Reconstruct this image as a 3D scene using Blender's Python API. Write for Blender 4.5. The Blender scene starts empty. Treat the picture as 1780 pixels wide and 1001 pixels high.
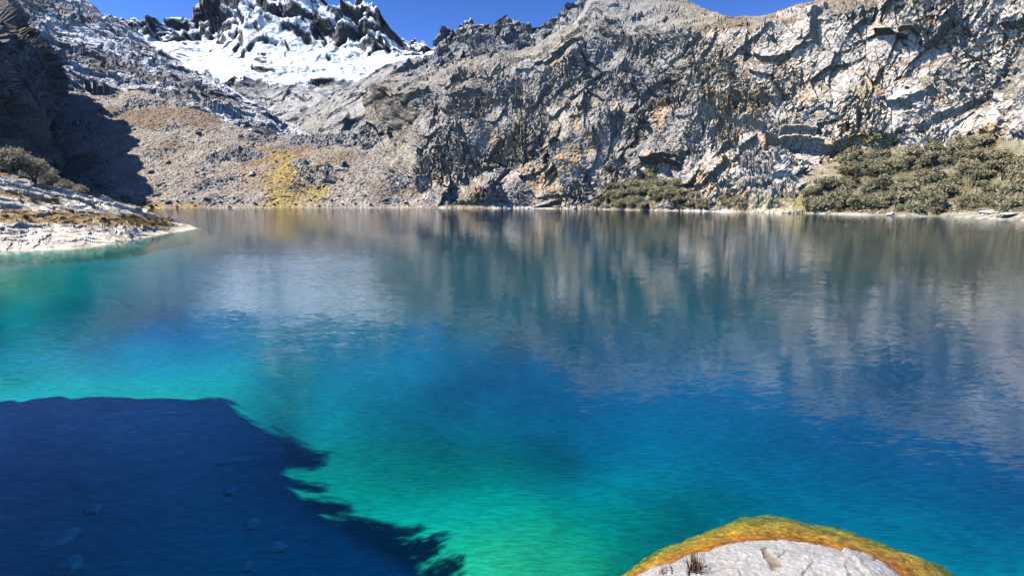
import bpy, math, random
import numpy as np
from mathutils import Vector, Matrix

sc = bpy.context.scene
rng = np.random.default_rng(7)
random.seed(7)

# ------------------------------------------------------------------ camera
PW, PH, F = 1780.0, 1001.0, 950.0          # the photograph's frame and focal length in its pixels
CX, CY = PW / 2, PH / 2
HORIZON = 345.0
PITCH = math.atan((CY - HORIZON) / F)
CAMZ = 7.1                                 # metres above the lake
cp, sp = math.cos(PITCH), math.sin(PITCH)
cam_d = bpy.data.cameras.new('camera')
cam = bpy.data.objects.new('camera', cam_d)
sc.collection.objects.link(cam)
cam.location = (0, 0, CAMZ)
cam.rotation_euler = (math.pi / 2 - PITCH, 0, 0)
cam_d.sensor_width = 36
cam_d.lens = F / PW * 36
cam_d.clip_start, cam_d.clip_end = 0.1, 20000
sc.camera = cam

# ------------------------------------------------------------------ light
SUN_EL = math.radians(53)
SUN_AZ = math.radians(-104)                 # measured from +Y (view direction) towards +X
SUN = np.array([math.sin(SUN_AZ) * math.cos(SUN_EL), math.cos(SUN_AZ) * math.cos(SUN_EL), math.sin(SUN_EL)])
world = bpy.data.worlds.new('World')
sc.world = world
world.use_nodes = True
wn = world.node_tree
sky = wn.nodes.new('ShaderNodeTexSky')
sky.sky_type = 'NISHITA'
sky.sun_disc = False
sky.sun_elevation = SUN_EL
sky.sun_rotation = SUN_AZ
sky.altitude = 4400
sky.air_density = 1.0
sky.dust_density = 0.0
sky.ozone_density = 3.0
bg = wn.nodes['Background']
bg.inputs['Strength'].default_value = 0.05
gam = wn.nodes.new('ShaderNodeGamma')                # the deep, polarised blue of a sky at 4400 m
gam.inputs['Gamma'].default_value = 1.75
wn.links.new(sky.outputs['Color'], gam.inputs['Color'])
wn.links.new(gam.outputs['Color'], bg.inputs['Color'])
sun_d = bpy.data.lights.new('sun', 'SUN')
sun_d.energy = 5.0
sun_d.angle = math.radians(0.53)
sun_d.color = (1.0, 0.955, 0.88)
sun = bpy.data.objects.new('sun', sun_d)
sc.collection.objects.link(sun)
sun.rotation_euler = Vector(SUN).to_track_quat('Z', 'Y').to_euler()
sc.view_settings.view_transform = 'Standard'
sc.view_settings.look = 'None'
sc.view_settings.exposure = 0.85
sc.view_settings.gamma = 1
sc.cycles.use_denoising = True
sc.cycles.use_adaptive_sampling = True
sc.cycles.adaptive_threshold = 0.03
sc.cycles.max_bounces = 6
sc.cycles.diffuse_bounces = 0
sc.cycles.transparent_max_bounces = 16
sc.cycles.sample_clamp_indirect = 6

# ------------------------------------------------------------------ projection helpers
def ray(px, py):
    px, py = np.asarray(px, float), np.asarray(py, float)
    a, b = (px - CX) / F, (CY - py) / F
    return np.stack([a + 0 * b, cp + b * sp + 0 * a, -sp + b * cp + 0 * a], -1)

def at_y(px, py, Y):
    """the world point seen at (px, py) that lies Y metres in front of the camera"""
    d = ray(px, py)
    t = np.asarray(Y, float) / d[..., 1]
    return np.array([0, 0, CAMZ]) + d * t[..., None]

def at_z(px, py, z):
    d = ray(px, py)
    t = (np.asarray(z, float) - CAMZ) / d[..., 2]
    return np.array([0, 0, CAMZ]) + d * t[..., None]

def at_yz(px, Y, z):
    px, Y, z = np.broadcast_arrays(np.asarray(px, float), np.asarray(Y, float), np.asarray(z, float))
    dep = Y * cp - (z - CAMZ) * sp
    return np.stack([(px - CX) / F * dep, Y, z], -1)

def project(P):
    q = P - np.array([0, 0, CAMZ])
    dep = q[..., 1] * cp - q[..., 2] * sp
    up = q[..., 1] * sp + q[..., 2] * cp
    return CX + F * q[..., 0] / dep, CY - F * up / dep, dep

# ------------------------------------------------------------------ noise
_G = rng.normal(size=(256, 3)); _G /= np.linalg.norm(_G, axis=1, keepdims=True)
_G = _G.astype(np.float32)
_R = rng.random((4096, 7)).astype(np.float32)

def _hash(ix, iy, iz, seed):
    h = (ix.astype(np.uint32) * np.uint32(374761393) + iy.astype(np.uint32) * np.uint32(668265263)
         + iz.astype(np.uint32) * np.uint32(2246822519) + np.uint32((seed * 3266489917) & 0xffffffff))
    h = (h ^ (h >> np.uint32(13))) * np.uint32(1274126177)
    return h ^ (h >> np.uint32(16))

from concurrent.futures import ThreadPoolExecutor
_pool = ThreadPoolExecutor(4)
def chunked(fn, p, nout):
    q = np.ascontiguousarray(p, np.float32).reshape(-1, 3)
    parts = list(_pool.map(fn, [q[i:i + 16384] for i in range(0, len(q), 16384)]))
    if nout == 1: return np.concatenate(parts).reshape(p.shape[:-1])
    return tuple(np.concatenate([c[k] for c in parts]).reshape(p.shape[:-1]) for k in range(nout))

def perlin(p, seed=0):
    def f_(p):
        i = np.floor(p).astype(np.int32); f = p - i
        u = f * f * f * (f * (f * 6 - 15) + 10)
        out = np.zeros(len(p), np.float32)
        for dx in (0, 1):
            wx = u[:, 0] if dx else 1 - u[:, 0]
            for dy in (0, 1):
                wy = wx * (u[:, 1] if dy else 1 - u[:, 1])
                for dz in (0, 1):
                    w = wy * (u[:, 2] if dz else 1 - u[:, 2])
                    g = _G[_hash(i[:, 0] + dx, i[:, 1] + dy, i[:, 2] + dz, seed) & np.uint32(255)]
                    out += w * (g[:, 0] * (f[:, 0] - dx) + g[:, 1] * (f[:, 1] - dy) + g[:, 2] * (f[:, 2] - dz))
        return out * 1.6
    return chunked(f_, p, 1)

def fbm(p, octaves=4, seed=0, gain=0.5, lac=2.03):
    o, a, s = 0, 1.0, 0
    for k in range(octaves):
        o = o + a * perlin(p * lac ** k + 17.3 * k, seed + k); s += a; a *= gain
    return o / s

def ridged(p, octaves=4, seed=0, gain=0.5, lac=2.1):
    o, a, s, w = 0, 1.0, 0, 1.0
    for k in range(octaves):
        r = (1 - np.abs(perlin(p * lac ** k + 9.1 * k, seed + k))) ** 2 * w
        w = np.clip(r * 1.8, 0, 1)
        o = o + a * r; s += a; a *= gain
    return o / s

_R0, _R1, _R2 = (np.ascontiguousarray(_R[:, k]) for k in range(3))
def facet(p, seed=0, tilt=1.0):
    """broken rock: the nearest random cell decides offset and tilt; returns (height, cell tone)"""
    def f_(p):
        i = np.floor(p).astype(np.int32); f = p - i
        best = np.full(len(p), 9.0, np.float32)
        O = np.zeros((len(p), 3), np.float32); idx = np.zeros(len(p), np.uint32)
        for dx in (-1, 0, 1):
            for dy in (-1, 0, 1):
                for dz in (-1, 0, 1):
                    h = _hash(i[:, 0] + dx, i[:, 1] + dy, i[:, 2] + dz, seed) & np.uint32(4095)
                    ox, oy, oz = f[:, 0] - dx - _R0[h], f[:, 1] - dy - _R1[h], f[:, 2] - dz - _R2[h]
                    d = ox * ox + oy * oy + oz * oz
                    m = np.nonzero(d < best)[0]
                    best[m] = d[m]; idx[m] = h[m]
                    O[m, 0] = ox[m]; O[m, 1] = oy[m]; O[m, 2] = oz[m]
        r = _R[idx]
        return (r[:, 3] - .5) + tilt * 2 * ((r[:, 4] - .5) * O[:, 0] + (r[:, 5] - .5) * O[:, 1] + (r[:, 6] - .5) * O[:, 2]), r[:, 6]
    return chunked(f_, p, 2)

def sstep(a, b, x):
    t = np.clip((x - a) / (b - a), 0, 1)
    return t * t * (3 - 2 * t)

def mixc(a, b, m):
    a, b = np.asarray(a, np.float32), np.asarray(b, np.float32)
    return a * (1 - m[..., None]) + b * m[..., None]

def rotm(ax, ay, az):
    return np.array(Matrix.Rotation(az, 3, 'Z') @ Matrix.Rotation(ay, 3, 'Y') @ Matrix.Rotation(ax, 3, 'X'), np.float32)

def warp(p, size, amt, seed):
    q = p / size
    return p + amt * np.stack([perlin(q, seed), perlin(q + 31.7, seed + 1), perlin(q + 71.1, seed + 2)], -1)

# ------------------------------------------------------------------ lofted ground
def interp_row(row, cols):
    """row of control points (px, py, Y) -> a world curve over the columns"""
    r = np.array(row, float)
    py, Y = np.interp(cols, r[:, 0], r[:, 1]), np.interp(cols, r[:, 0], r[:, 2])
    return at_y(cols, py, Y)

def interp_z(row, cols):
    """row of control points (px, Y, z)"""
    r = np.array(row, float)
    return at_yz(cols, np.interp(cols, r[:, 0], r[:, 1]), np.interp(cols, r[:, 0], r[:, 2]))

def loft(curves, counts, smooth=2):
    rows = []
    for k, n in enumerate(counts):
        t = np.linspace(0, 1, n, endpoint=(k == len(counts) - 1))[:, None, None]
        rows.append(curves[k][None] * (1 - t) + curves[k + 1][None] * t)
    P = np.concatenate(rows, 0)
    for _ in range(smooth):
        Q = P.copy(); Q[1:-1] = (P[:-2] + 2 * P[1:-1] + P[2:]) / 4; P = Q
        Q = P.copy(); Q[:, 1:-1] = (P[:, :-2] + 2 * P[:, 1:-1] + P[:, 2:]) / 4; P = Q
    return P.astype(np.float32)

def normals(P):
    n = np.cross(np.gradient(P, axis=1), np.gradient(P, axis=0))
    return (n / (np.linalg.norm(n, axis=-1, keepdims=True) + 1e-9)).astype(np.float32)

def blur(A, k):
    for _ in range(k):
        Q = A.copy(); Q[1:-1] = (A[:-2] + 2 * A[1:-1] + A[2:]) / 4; A = Q
        Q = A.copy(); Q[:, 1:-1] = (A[:, :-2] + 2 * A[:, 1:-1] + A[:, 2:]) / 4; A = Q
    return A

def mesh_from(name, V, faces, mat, col=None, smooth=False):
    me = bpy.data.meshes.new(name)
    V = np.asarray(V, np.float32).reshape(-1, 3); faces = np.asarray(faces, np.int32)
    k = faces.shape[1]
    me.vertices.add(len(V)); me.vertices.foreach_set('co', V.ravel())
    me.loops.add(faces.size); me.loops.foreach_set('vertex_index', faces.ravel())
    me.polygons.add(len(faces)); me.polygons.foreach_set('loop_start', np.arange(0, faces.size, k, dtype=np.int32))
    me.polygons.foreach_set('use_smooth', np.full(len(faces), smooth))
    me.update(calc_edges=True)
    if col is not None:
        a = me.color_attributes.new('Col', 'FLOAT_COLOR', 'POINT')
        c = np.ones((len(V), 4), np.float32); c[:, :3] = np.clip(np.asarray(col).reshape(-1, 3), 0.004, 0.95)
        a.data.foreach_set('color', c.ravel())
    if mat: me.materials.append(mat)
    return me

def link(name, data, parent=None, **props):
    o = bpy.data.objects.new(name, data)
    sc.collection.objects.link(o)
    if parent: o.parent = parent
    for k, v in props.items(): o[k] = v
    return o

def grid_faces(nv, nu):
    i = np.arange(nv * nu, dtype=np.int32).reshape(nv, nu)
    return np.stack([i[:-1, :-1], i[:-1, 1:], i[1:, 1:], i[1:, :-1]], -1).reshape(-1, 4)

def ground(name, P, col, mat, smooth=False, **props):
    nv, nu = P.shape[:2]
    me = mesh_from(name, P, grid_faces(nv, nu), mat, col, smooth)
    props.setdefault('kind', 'structure')
    return link(name, me, None, **props)

# ------------------------------------------------------------------ materials
def nodes(name):
    m = bpy.data.materials.new(name); m.use_nodes = True
    return m, m.node_tree, m.node_tree.nodes['Principled BSDF']

def rock_mat(name, grain, bump, rough=0.9, spec=0.25, contrast=0.5):
    """vertex colour (the stone's own colour) x fine grain, with fine relief; grain = size in metres"""
    m, t, b = nodes(name)
    N = t.nodes.new; L = t.links.new
    at = N('ShaderNodeAttribute'); at.attribute_name = 'Col'
    geo = N('ShaderNodeNewGeometry')
    n1 = N('ShaderNodeTexNoise'); n1.inputs['Scale'].default_value = 1 / grain; n1.inputs['Detail'].default_value = 6; n1.inputs['Roughness'].default_value = 0.65
    n2 = N('ShaderNodeTexVoronoi'); n2.inputs['Scale'].default_value = 0.7 / grain; n2.feature = 'F1'
    L(geo.outputs['Position'], n1.inputs['Vector']); L(geo.outputs['Position'], n2.inputs['Vector'])
    mr = N('ShaderNodeMapRange'); mr.inputs['From Min'].default_value = 0.3; mr.inputs['From Max'].default_value = 0.7
    mr.inputs['To Min'].default_value = 1 - contrast; mr.inputs['To Max'].default_value = 1 + contrast
    L(n1.outputs['Fac'], mr.inputs['Value'])
    mx = N('ShaderNodeMix'); mx.data_type = 'RGBA'; mx.blend_type = 'MULTIPLY'; mx.inputs['Factor'].default_value = 1
    L(at.outputs['Color'], mx.inputs['A']); L(mr.outputs['Result'], mx.inputs['B'])
    L(mx.outputs['Result'], b.inputs['Base Color'])
    ad = N('ShaderNodeMath'); ad.operation = 'ADD'
    L(n1.outputs['Fac'], ad.inputs[0]); L(n2.outputs['Distance'], ad.inputs[1])
    bp = N('ShaderNodeBump'); bp.inputs['Strength'].default_value = bump; bp.inputs['Distance'].default_value = grain
    L(ad.outputs[0], bp.inputs['Height']); L(bp.outputs['Normal'], b.inputs['Normal'])
    b.inputs['Roughness'].default_value = rough; b.inputs['Specular IOR Level'].default_value = spec
    return m

M_cliff = rock_mat('cliff_rock', 1.4, 0.5, contrast=.4)
M_far = rock_mat('mountain_rock', 14.0, 0.7, contrast=0.3)
M_mid = rock_mat('slab_rock', 4.0, 0.7)
M_scree = rock_mat('scree_gravel', 1.6, 0.8, contrast=0.55)
M_shore = rock_mat('shore_rock', 0.7, 0.35, contrast=0.22)
M_near = rock_mat('foreground_rock', 0.07, 0.35, rough=0.75, contrast=0.28)
M_bed = rock_mat('lake_bed_silt', 2.5, 0.04, contrast=0.05)

ALL = {}

# ------------------------------------------------------------------ snow mountain
def snow_mountain():
    cols = np.linspace(120, 900, 620)
    top = [(120, 40, 2300), (220, 50, 2300), (243, 55, 2300), (273, 61, 2300), (307, 57, 2350), (334, 55, 2400), (344, 50, 2400), (351, 27, 2400),
           (372, 9, 2400), (386, 12, 2420), (392, -15, 2450), (430, -55, 2500), (470, -110, 2550), (500, -70, 2550), (520, -40, 2550), (545, -8, 2550), (565, -3, 2550),
           (581, 6, 2520), (607, 8, 2500), (622, 23, 2480), (645, 23, 2450), (664, 36, 2400), (674, 55, 2380), (695, 59, 2350), (733, 65, 2300), (750, 76, 2280), (800, 70, 2250), (900, 60, 2200)]
    r = np.array(top)
    curves = [
        interp_row([(120, 330, 1000), (500, 290, 1000), (900, 290, 1000)], cols),
        interp_row([(120, 260, 1120), (500, 246, 1150), (600, 236, 1150), (900, 240, 1100)], cols),
        interp_row([(120, 150, 1500), (300, 150, 1480), (420, 170, 1450), (540, 190, 1400), (600, 180, 1420), (900, 170, 1400)], cols),
        interp_row([(120, 100, 1900), (300, 112, 1800), (430, 138, 1700), (560, 150, 1650), (650, 140, 1700), (900, 120, 1700)], cols),
        interp_row([(120, 62, 2200), (300, 80, 2200), (380, 98, 2120), (430, 112, 2050), (480, 100, 2100), (530, 112, 2080), (600, 118, 2080), (700, 100, 2120), (900, 90, 2050)], cols),
        interp_row(top, cols),
        interp_z([(120, 3000, 200), (900, 3000, 200)], cols)]
    P = loft(curves, [14, 60, 50, 70, 110, 40], 4)
    nv = P.shape[0]
    n = normals(P)
    v = np.linspace(0, 1, nv)[:, None] * np.ones((1, P.shape[1]))
    q = warp(P, 260., 70., 3)
    R = rotm(0.5, 0.3, 0.4)
    f1, _ = facet((q @ R) / np.array([190, 190, 260], np.float32), 11)
    f2, t2 = facet((q @ R) / np.array([70, 70, 105], np.float32), 12)
    f3, t3 = facet((q @ R) / np.array([26, 26, 42], np.float32), 13)
    rg = ridged(warp(P, 200., 50., 5) / np.array([260, 330, 360.]), 3, 15) - 0.45
    amp = sstep(0.03, 0.2, v) * (0.34 + 0.66 * sstep(0.60, 0.72, v)) * (1 - 0.9 * sstep(.9, .97, v))
    f4, t4 = facet((q @ R) / np.array([11, 11, 17], np.float32), 14)
    lev = (q[..., 2] + .38 * q[..., 0] + 25 * fbm(P / 120., 2, 19)) / 62.
    saw = lev - np.floor(lev)
    saw = np.where(saw < .75, saw / .75, (1 - saw) / .25) - .5
    r2 = ridged(warp(P, 90., 30., 16) / np.array([120, 130, 190.]), 3, 17) - .45
    d = amp * (34 * f1 + 24 * f2 + 8 * f3 + 3.5 * f4 + 105 * rg + 42 * r2 - 12 * saw)
    push = np.array([-.15, -.62, .77], np.float32)
    P = P + push * d[..., None]
    n2 = normals(P); nb = normals(blur(P, 5))
    px, py, _ = project(P)
    tone = 0.075 + 0.03 * t2 + 0.02 * t3 + 0.03 * fbm(P / 90., 3, 21)
    low = sstep(138, 168, py)
    rock = mixc(tone[..., None] * np.array([1.0, 0.97, 0.99]), (tone * 2.2 + .17)[..., None] * np.array([1.0, 0.98, 0.94]), low)
    red = sstep(.1, .35, fbm(P / 150., 3, 25)) * (1 - low) * .35
    rock = mixc(rock, [0.13, 0.085, 0.075], red)
    # snow: gentle, high ground; the glacier apron below the buttresses
    el = np.interp(P[..., 2], [300, 420, 560, 900], [-0.42, 0.10, 0.10, 0.17])
    apron = np.exp(-((py - (118 + 0.05 * (px - 400))) / 30.) ** 2) * sstep(250, 300, px) * sstep(690, 620, px)
    s = nb[..., 2] - 0.57 + el + 0.32 * fbm(P / 140., 4, 31) + 0.20 * fbm(P / 34., 3, 33) + 0.08 * apron
    tongue = np.exp(-((px - 470 - (py - 60) * .5) / 34.) ** 2) * sstep(25, 45, py) * sstep(165, 120, py)
    s = s + 0.22 * tongue - 0.45 * np.exp(-(((px - 458) / 28.) ** 2 + ((py - 112) / 24.) ** 2))
    snow = sstep(-0.02, 0.05, s) * (1 - low)
    col = mixc(rock, [0.84, 0.86, 0.89], snow)
    sm = blur(snow, 3)
    P = P * (1 - .6 * sm[..., None]) + blur(P, 3) * (.6 * sm[..., None])
    P = P + (snow * 4.0)[..., None] * np.array([0, 0, 1], np.float32)
    return ground('snow_mountain', P, col, M_far)

# ------------------------------------------------------------------ grey slab slope on the left
def slab_slope():
    cols = np.linspace(-420, 680, 640)
    top = [(-420, -230, 900), (0, -78, 1000), (60, -46, 1010), (110, -18, 1020), (148, -1, 1030), (160, 5, 1030), (173, 17, 1030), (180, 28, 1030), (205, 38, 1030), (235, 53, 1030),
           (262, 74, 1020), (300, 97, 1010), (342, 119, 1000), (400, 153, 980), (450, 184, 950), (500, 212, 920), (545, 236, 890), (600, 262, 860), (680, 290, 840)]
    curves = [
        interp_row([(-420, 330, 560), (0, 300, 600), (250, 260, 640), (680, 330, 640)], cols),
        interp_row([(-420, 60, 620), (0, 160, 660), (200, 195, 690), (330, 206, 690), (430, 250, 690), (520, 280, 700), (680, 310, 760)], cols),
        interp_row([(-420, -60, 740), (0, 42, 830), (100, 75, 850), (200, 108, 860), (300, 145, 850), (400, 198, 800), (500, 246, 790), (600, 276, 800), (680, 300, 800)], cols),
        interp_row(top, cols),
        interp_z([(-420, 1200, 250), (680, 1150, 20)], cols)]
    P = loft(curves, [12, 130, 130, 26], 5)
    n = normals(P)
    v = np.linspace(0, 1, P.shape[0])[:, None]
    edge = 1 - 0.85 * sstep(.82, .92, v)
    # slabs dip along the slope to the lower right
    R = rotm(0.0, 0.62, 0.25)
    q = warp(P, 60., 14., 41) @ R
    f1, t1 = facet(q / np.array([90, 50, 26], np.float32), 42, 0.8)
    f2, t2 = facet(q / np.array([34, 17, 9], np.float32), 43, 0.9)
    f3, t3 = facet(q / np.array([13, 7, 4], np.float32), 44)
    d = 13 * f1 + 5.5 * f2 + 2.6 * f3 + 20 * fbm(P / 120., 3, 46)
    P = P + n * (d * edge)[..., None]
    px, py, _ = project(P)
    nb = normals(blur(P, 2))
    st = fbm(q / np.array([160, 40, 12], np.float32), 4, 48)
    tone = 0.36 + 0.10 * t2 + 0.08 * t3 + 0.34 * st + 0.10 * fbm(P / 60., 3, 49)
    col = np.clip(tone, .08, .6)[..., None] * np.array([0.98, 0.99, 1.02])
    brown = sstep(-.05, .25, fbm(P / 110., 4, 51) + sstep(60, 10, py - 0.42 * px - 30) * 0.0 + sstep(140, -40, px - (py - 40) * .6) * .35 - .12)
    col = mixc(col, [0.105, 0.088, 0.068], brown * .7)
    lowb = sstep(-8, 40, py - np.interp(px, [0, 190, 330, 430, 540], [60, 135, 178, 225, 245]))
    col = mixc(col, [0.17, 0.13, 0.095], lowb * .5)
    snow = sstep(.70, .80, nb[..., 2] + .16 * fbm(P / 25., 3, 55)) * sstep(225, 290, px) * sstep(14, 2, py - np.interp(px, [225, 262, 342, 430], [48, 74, 119, 175]))
    col = mixc(col, [.85, .87, .9], snow)
    return ground('slab_slope', P, col, M_mid)

# ------------------------------------------------------------------ dark cliff on the left
def left_cliff():
    def sh(row): return [(p[0] - 75 * min(max(p[0] / 150., 0), 1), *p[1:]) for p in row]

    cols = np.concatenate([np.linspace(-700, 20, 210, endpoint=False), np.linspace(20, 103, 190)])
    rim = [(-700, -160, 230), (-300, -60, 290), (-100, 28, 350), (0, 62, 420), (60, 88, 445), (110, 102, 465), (135, 118, 480), (150, 138, 492), (158, 165, 500), (165, 200, 505), (178, 250, 515)]
    curves = [
        interp_z(sh([(-700, 185, -2), (-300, 235, -2), (0, 320, 2), (90, 345, 5), (130, 375, 8), (155, 420, 14), (178, 480, 24)]), cols),
        interp_row(sh([(-700, 180, 205), (-300, 210, 255), (0, 230, 352), (70, 236, 380), (115, 226, 412), (140, 226, 440), (156, 234, 465), (168, 252, 490), (178, 272, 505)]), cols),
        interp_row(sh(rim), cols),
        interp_row(sh([(-700, -330, 420), (-300, -190, 480), (0, 22, 590), (90, 60, 620), (135, 100, 640), (160, 150, 640), (178, 240, 600)]), cols),
        interp_z(sh([(-700, 620, 200), (0, 760, 150), (178, 720, 80)]), cols)]
    P = loft(curves, [80, 100, 70, 16], 4)
    n = normals(P)
    q = warp(P, 40., 12., 61)
    f1, t1 = facet(q / np.array([38, 38, 60], np.float32), 62)
    f2, t2 = facet(q / np.array([14, 14, 24], np.float32), 63)
    f3, t3 = facet(q / np.array([5, 5, 8], np.float32), 64)
    d = 16 * f1 + 6.5 * f2 + 2.6 * f3 + 8 * fbm(P / 50., 3, 65)
    edge = np.ones(P.shape[1]); edge = edge * (1 - .5 * sstep(76, 100, cols))
    P = P + n * (d * edge[None])[..., None]
    nb = normals(blur(P, 5))
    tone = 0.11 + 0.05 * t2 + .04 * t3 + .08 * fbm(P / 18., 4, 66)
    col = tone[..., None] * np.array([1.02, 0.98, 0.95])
    col = mixc(col, [0.12, 0.10, 0.075], sstep(.55, .75, nb[..., 2] + .2 * fbm(P / 14., 3, 67)) * .8)
    col = mixc(col, [0.30, .27, .22], sstep(.18, .3, fbm(P / np.array([8, 8, 40.]), 3, 69)) * .4)
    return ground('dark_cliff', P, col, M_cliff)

# ------------------------------------------------------------------ scree slope at the head of the lake
def scree_slope():
    cols = np.linspace(-120, 790, 620)
    crest = [(-120, 130, 640), (100, 160, 640), (200, 162, 650), (240, 158, 655), (300, 172, 640), (350, 190, 620), (400, 212, 600), (430, 227, 585), (480, 238, 570),
             (560, 240, 560), (620, 234, 555), (650, 207, 560), (700, 190, 560), (790, 180, 560)]
    curves = [
        interp_z([(-120, 385, -9), (790, 392, -9)], cols),
        interp_z([(-120, 396, 1), (200, 402, .3), (790, 406, .3)], cols),
        interp_row([(-120, 300, 455), (160, 292, 462), (300, 290, 470), (400, 300, 460), (500, 302, 455), (600, 293, 460), (700, 300, 455), (790, 300, 455)], cols),
        interp_row(crest, cols),
        interp_z([(-120, 720, 60), (430, 700, 40), (790, 660, 60)], cols)]
    P = loft(curves, [14, 110, 150, 24], 5)
    n = normals(P)
    f2, t2 = facet(P / np.array([7, 7, 5], np.float32), 73)
    f3, t3 = facet(P / np.array([3, 3, 2.2], np.float32), 74)
    px, py, _ = project(P)
    block = sstep(.02, .22, fbm(P / 40., 3, 77) + .55 * np.exp(-(((px - 425) / 34.) ** 2 + ((py - 268) / 24.) ** 2))
                  + .6 * np.exp(-(((px - 600) / 60.) ** 2 + ((py - 240) / 16.) ** 2)) + .5 * np.exp(-((py - 240 - 14 * np.sin(px / 60)) / 9.) ** 2) * sstep(430, 480, px) - .12)
    d = 6 * fbm(P / 45., 3, 71) + 1.5 * fbm(P / 10., 3, 72) + (0.6 + 2.0 * block) * f2 + (.45 + .9 * block) * f3
    land = sstep(0.0, 6.0, P[..., 2])
    P = P + n * (d * (0.08 + .92 * land))[..., None]
    px, py, _ = project(P)
    g = fbm(P / 22., 5, 79)
    tone = 0.285 + .055 * (t2 - .5) + .07 * (t3 - .5) + .09 * g
    col = tone[..., None] * np.array([1.13, 0.97, 0.81])
    brown = sstep(.02, .3, fbm(P / 60., 4, 81) + .35 * np.exp(-(((px - 360) / 80.) ** 2 + ((py - 205) / 22.) ** 2)))
    col = mixc(col, [0.20, .135, .085], brown * .75)
    grey = np.clip(block + .8 * np.exp(-((py - 238) / 12.) ** 2) * sstep(440, 500, px), 0, 1)
    col = mixc(col, (0.12 + .14 * t3 + .06 * t2)[..., None] * np.array([1, 1, 1.02]), grey * .85)
    # dry golden grass
    rust = sstep(.2, .8, np.exp(-(((px - 500) / 95.) ** 2 + ((py - 300) / 60.) ** 2)) + .7 * fbm(P / 18., 4, 87)) * (1 - block)
    col = mixc(col, [.29, .19, .09], rust * .5)
    y1 = np.exp(-(((px - 520) / 62.) ** 4 + ((py - 325) / 34.) ** 4)) + .9 * np.exp(-(((px - 500 - (py - 280) * .6) / 42.) ** 2 + ((py - 280) / 26.) ** 2))
    y1 = y1 + .55 * np.exp(-((py - 352) / 10.) ** 2) * sstep(200, 225, px) * sstep(360, 300, px) + .35 * np.exp(-((py - 360) / 4.) ** 2)
    ym = sstep(.25, 1.0, y1 + .75 * fbm(P / 16., 4, 83) + .3 * fbm(P / 4., 3, 84)) * (1 - .8 * block)
    col = mixc(col, mixc([0.40, .27, .06], [.30, .25, .075], sstep(-.2, .3, fbm(P / 9., 3, 86))), ym * .8)
    ALL['scree'] = P
    return ground('scree_slope', P, col, M_scree)

# ------------------------------------------------------------------ ridge behind the right cliff
def back_ridge():
    cols = np.linspace(520, 1180, 460)
    top = [(520, 200, 1150), (640, 130, 1080), (700, 108, 1050), (740, 98, 1050), (755, 90, 1040), (762, 62, 1040), (775, 52, 1040), (800, 45, 1040), (820, 37, 1040), (835, 41, 1040), (850, 52, 1030), (865, 61, 1030),
           (875, 48, 1020), (890, 42, 1020), (905, 44, 1010), (935, 40, 1000), (985, 30, 980), (1000, 10, 960), (1020, 2, 950), (1060, -2, 940), (1180, 4, 900)]
    curves = [
        interp_row([(520, 320, 700), (1180, 180, 680)], cols),
        interp_row([(520, 262, 820), (600, 246, 800), (680, 200, 760), (800, 150, 740), (1000, 95, 720), (1180, 70, 720)], cols),
        interp_row([(520, 230, 1000), (640, 165, 950), (700, 140, 930), (760, 110, 920), (820, 92, 920), (900, 84, 900), (1000, 55, 860), (1180, 30, 840)], cols),
        interp_row(top, cols),
        interp_z([(520, 1350, 60), (1180, 1200, 120)], cols)]
    P = loft(curves, [10, 80, 90, 24], 3)
    n = normals(P)
    v = np.linspace(0, 1, P.shape[0])[:, None]
    edge = 1 - .7 * sstep(.83, .9, v)
    q = warp(P, 70., 18., 91) @ rotm(.3, -.4, .2)
    f1, t1 = facet(q / np.array([60, 60, 110], np.float32), 92)
    f2, t2 = facet(q / np.array([22, 22, 40], np.float32), 93)
    f3, t3 = facet(q / np.array([8, 8, 13], np.float32), 94)
    P = P + n * ((20 * f1 + 8 * f2 + 3.5 * f3 + 12 * fbm(P / 80., 3, 95)) * edge * (.3 + .7 * sstep(660, 760, cols))[None])[..., None]
    px, py, _ = project(P)
    nb = normals(blur(P, 3))
    tone = .17 + .06 * t2 + .05 * t3 + .10 * fbm(P / 50., 4, 96)
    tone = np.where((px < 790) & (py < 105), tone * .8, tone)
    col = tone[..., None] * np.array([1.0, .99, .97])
    fan = sstep(.02, .2, fbm(P / 90., 3, 97)) * sstep(.5, .65, nb[..., 2])
    col = mixc(col, [.34, .31, .27], fan * .7)
    pale = sstep(1.0, .3, np.abs((px - 640) / 90.)) * sstep(120, 150, py)
    col = mixc(col, [.40, .37, .33], pale * sstep(-.2, .2, fbm(P / 40., 3, 98)) * .7)
    col = mixc(col, [.20, .135, .07], sstep(.15, .35, fbm(P / 70., 4, 99)) * .5 * sstep(700, 760, px))
    return ground('back_ridge', P, col, M_mid)

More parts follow.
